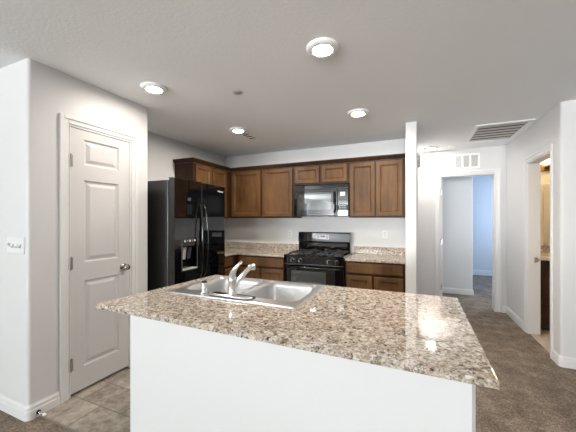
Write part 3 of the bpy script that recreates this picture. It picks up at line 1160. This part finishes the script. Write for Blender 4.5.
# ------------------------------------------------------------------ ceiling fittings
lamp0 = None
spots = [((-0.53, 1.775), 'round ceiling light nearest the camera, over the middle of the island'),
         ((-1.963, 1.76), 'round ceiling light nearest the white panelled pantry door'),
         ((-0.52, 2.985), 'round ceiling light in front of the right-hand wall cabinets'),
         ((-1.945, 2.98), 'round ceiling light next to the small kitchen air register'),
         ((0.236, 4.90), 'round ceiling light in the hallway next to the smoke alarm')]
for (x, y), lab in spots:
    if lamp0 is None:
        lamp0 = thing('ceiling_light', (x, y, H), lab, 'ceiling light', 'round ceiling lights')
        m = MB()
        m.lathe([(0.104, H - 0.0005), (0.104, H - 0.006), (0.096, H - 0.016), (0.086, H - 0.021), (0.070, H - 0.023), (0.060, H - 0.020), (0.058, H - 0.010)], 48, 'Z', (x, y, 0), True, True)
        m.build('trim_ring', PLASTIC, lamp0, smooth=True)
        m = MB()
        m.lathe([(0.0575, H - 0.0105), (0.0575, H - 0.0185), (0.052, H - 0.020)], 40, 'Z', (x, y, 0))
        m.build('diffuser', LAMPW, lamp0)
    else:
        lp = dup(lamp0, (x, y, H), lab)
        dim = LAMPH if y > 4 else LAMPP if x < -1.9 and y < 2 else None     # two lights are dimmer
        for c_ in lp.children:
            if dim and c_.name.startswith('diffuser'):
                c_.data = c_.data.copy()
                c_.data.materials[0] = dim

m = MB()
m.lathe([(0.040, H - 0.0005), (0.040, H - 0.004), (0.036, H - 0.007)], 32, 'Z', (-1.379, 2.103, 0))
sp_ = tag(m.build('sprinkler_cover', GREYPL, smooth=True, root_loc=(-1.379, 2.103, H)), 'small round grey cover plate on the kitchen ceiling', 'sprinkler cover')

sm = thing('smoke_alarm', (0.517, 4.93, H), 'small white smoke alarm on the hall ceiling', 'smoke alarm')
m = MB()
m.lathe([(0.068, H - 0.0005), (0.068, H - 0.012), (0.062, H - 0.016)], 32, 'Z', (0.517, 4.93, 0))
m.build('mounting_plate', PLASTIC, sm, smooth=True)
m = MB()
m.lathe([(0.056, H - 0.0162), (0.056, H - 0.028), (0.046, H - 0.040), (0.02, H - 0.042)], 32, 'Z', (0.517, 4.93, 0))
m.build('cover', PLASTIC, sm, smooth=True)


def grille(name, loc, label, cat, M, W, Hh, bw, nslat, ang, slat_mat, bars=(), sw=0.6):
    t = thing(name, loc, label, cat)
    m = MB()
    m.M = M
    for a_ in ((-W / 2, W / 2, -Hh / 2, -Hh / 2 + bw), (-W / 2, W / 2, Hh / 2 - bw, Hh / 2), (-W / 2, -W / 2 + bw, -Hh / 2 + bw, Hh / 2 - bw), (W / 2 - bw, W / 2, -Hh / 2 + bw, Hh / 2 - bw)):
        m.box(*a_, 0.0005, 0.010)
    for u in bars:
        m.box(u - bw * 0.45, u + bw * 0.45, -Hh / 2 + bw, Hh / 2 - bw, 0.0005, 0.0095)
    m.build('frame', PLASTIC, t, bevel=0.002)
    m = MB()
    m.M = M
    m.box(-W / 2 + bw, W / 2 - bw, -Hh / 2 + bw, Hh / 2 - bw, 0.0005, 0.0012)
    m.build('backing', VENTDARK, t)
    m = MB()
    ih = Hh - 2 * bw
    for i in range(nslat):
        v = -Hh / 2 + bw + ih * (i + 0.5) / nslat
        m.M = M @ Matrix.Translation((0, v, 0.0045 if ang == 0 else 0.006)) @ Matrix.Rotation(math.radians(ang), 4, 'X')
        d_ = ih / nslat * sw
        m.box(-W / 2 + bw, W / 2 - bw, -d_ / 2, d_ / 2, -0.0008, 0.0008)
    m.build('louvers', slat_mat, t)
    return t


grille('return_air_grille', (0.925, 4.35, H), 'large white louvred air grille in the hall ceiling', 'air grille',
       face_down(0.928, 4.345, H), 0.555, 0.83, 0.045, 6, 0, plain('louver_grey', (0.50, 0.48, 0.46), 0.5), (), 0.62)
grille('ceiling_register', (-1.96, 3.27, H), 'small white air register in the kitchen ceiling beside a light', 'air register',
       face_down(-1.965, 3.275, H), 0.17, 0.38, 0.035, 4, 0, PLASTIC, (), 0.5)
grille('transfer_grille', (0.73, YE, 2.24), 'white three-panel air vent on the wall above the bedroom doorway', 'air vent',
       face_minus_y(0.732, YE, 2.245), 0.345, 0.225, 0.024, 13, 20, plain('louver_light', (0.60, 0.60, 0.59), 0.5), (-0.052, 0.052), 0.8)

# ------------------------------------------------------------------ wall plates
sw = thing('light_switch', (-2.525, YL, 1.175), 'white four-gang light switch plate on the left wall', 'light switch')
m = MB()
m.M = face_minus_y(-2.525, YL, 1.175)
m.ring_panel(-0.105, 0.105, -0.058, 0.058, [(0, 0.0005), (0, 0.004), (0.004, 0.007), (0.02, 0.007)])
m.build('plate', PLATE, sw)
for i in range(4):
    u = -0.069 + i * 0.046
    m = MB()
    m.M = face_minus_y(-2.525, YL, 1.175) @ Matrix.Translation((u, 0, 0.0072))
    up = 1 if i in (0,) else -1
    m.rings([[(-0.0055, -0.012, 0), (0.0055, -0.012, 0), (0.0055, 0.012, 0), (-0.0055, 0.012, 0)],
             [(-0.0045, -0.004 + 0.012 * up, 0.013), (0.0045, -0.004 + 0.012 * up, 0.013), (0.0045, 0.005 + 0.012 * up, 0.013), (-0.0045, 0.005 + 0.012 * up, 0.013)]])
    m.build('toggle', PLATE, sw)
for x, z, lab in ((-0.366, 1.15, 'white wall outlet above the worktop right of the range'), (-1.785, 1.135, 'white wall outlet above the worktop left of the range')):
    ol = thing('wall_outlet', (x, YB, z), lab, 'outlet', 'kitchen wall outlets')
    m = MB()
    m.M = face_minus_y(x, YB, z)
    m.ring_panel(-0.036, 0.036, -0.058, 0.058, [(0, 0.0005), (0, 0.004), (0.004, 0.006), (0.012, 0.006)])
    m.build('plate', PLATE, ol)
    for v in (-0.021, 0.021):
        m = MB()
        m.M = face_minus_y(x, YB, z)
        m.box(-0.016, 0.016, v - 0.014, v + 0.014, 0.0062, 0.0078)
        rc = m.build('receptacle', RECEPT, ol, bevel=0.001)
        for u in (-0.007, 0.006):
            m = MB()
            m.M = face_minus_y(x, YB, z)
            m.box(u, u + 0.002, v - 0.005, v + 0.006, 0.0079, 0.0082)
            m.build('slot', VENTDARK, rc)

# door chime on hall-left wall
ch = thing('door_chime', (XS1, 4.6, 2.17), 'grey door chime box high on the hall side of the stub wall', 'door chime')
box('cover', plain('chime_grey', (0.55, 0.54, 0.53), 0.5), (XS1 + 0.0105, XS1 + 0.058, 4.50, 4.66, 2.115, 2.275), ch, 0.006)
box('mounting_plate', GREYPL, (XS1 + 0.0005, XS1 + 0.010, 4.51, 4.65, 2.13, 2.26), ch)

# door stop on the baseboard left of the pantry door
ds = thing('door_stop', (XP + 0.016, 1.152, 0.05), 'small spring door stop with white tip on the baseboard by the pantry door', 'door stop')
m = MB()
x0 = XP + 0.0155
m.lathe([(0.014, x0), (0.014, x0 + 0.005), (0.006, x0 + 0.012)], 16, 'X', (0, 1.152, 0.034))
m.build('base', GASKET, ds, smooth=True)
m = MB()
pts = [(x0 + 0.012 + 0.050 * i / 90, 1.152 + 0.0055 * math.cos(i * 2 * PI / 9), 0.034 + 0.0055 * math.sin(i * 2 * PI / 9)) for i in range(91)]
m.tube(pts, 0.0016, 6)
m.build('spring', CHROME, ds, smooth=True)
m = MB()
m.lathe([(0.007, x0 + 0.062), (0.009, x0 + 0.066), (0.009, x0 + 0.076), (0.004, x0 + 0.079)], 16, 'X', (0, 1.152, 0.034))
m.build('tip', PLASTIC, ds, smooth=True)

# ------------------------------------------------------------------ bathroom seen through the right doorway
vn = thing('bathroom_vanity', (2.1, 4.7, 0.0065), 'dark brown bathroom vanity seen through the right doorway', 'vanity')
VX0, VX1, VY = 1.372, 2.60, 4.45
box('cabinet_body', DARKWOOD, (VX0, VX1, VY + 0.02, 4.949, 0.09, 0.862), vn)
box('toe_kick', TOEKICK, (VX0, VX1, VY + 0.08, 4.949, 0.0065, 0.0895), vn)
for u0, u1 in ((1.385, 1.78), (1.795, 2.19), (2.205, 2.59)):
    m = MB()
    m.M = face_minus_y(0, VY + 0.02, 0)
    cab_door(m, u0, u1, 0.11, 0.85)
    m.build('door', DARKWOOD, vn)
box('vanity_top', PORC, (VX0, VX1 + 0.01, VY - 0.01, 4.949, 0.8625, 0.910), vn, 0.006)
box('backsplash', GRANITE, (VX0, VX1 + 0.01, 4.929, 4.949, 0.9105, 1.010), vn)
mr = thing('bathroom_mirror', (2.1, 4.94, 1.45), 'frameless mirror over the bathroom vanity', 'mirror')
box('glass', MIRROR, (1.60, 2.58, 4.942, 4.9492, 1.02, 1.83), mr)
vl = thing('vanity_light', (1.85, 4.94, 2.05), 'bronze vanity light bar with glowing bulbs above the bathroom mirror', 'vanity light')
box('back_plate', plain('aged_brass', (0.22, 0.13, 0.06), 0.4, metal=0.5), (1.555, 2.20, 4.925, 4.949, 2.00, 2.10), vl, 0.006)
for x in (1.625, 1.83, 2.05):
    m = MB()
    m.lathe([(0.030, 0), (0.030, -0.012), (0.016, -0.018), (0.013, -0.05), (0.022, -0.058), (0.022, -0.075)], 20, 'Y', (x, 4.9245, 2.05))
    m.build('socket', BRONZE, vl, smooth=True)
    m = MB()
    m.lathe([(0.020, 2.105), (0.046, 2.14), (0.052, 2.175), (0.046, 2.21), (0.030, 2.225)], 24, 'Z', (x, 4.862, 0))
    m.build('globe', BULB, vl, smooth=True)
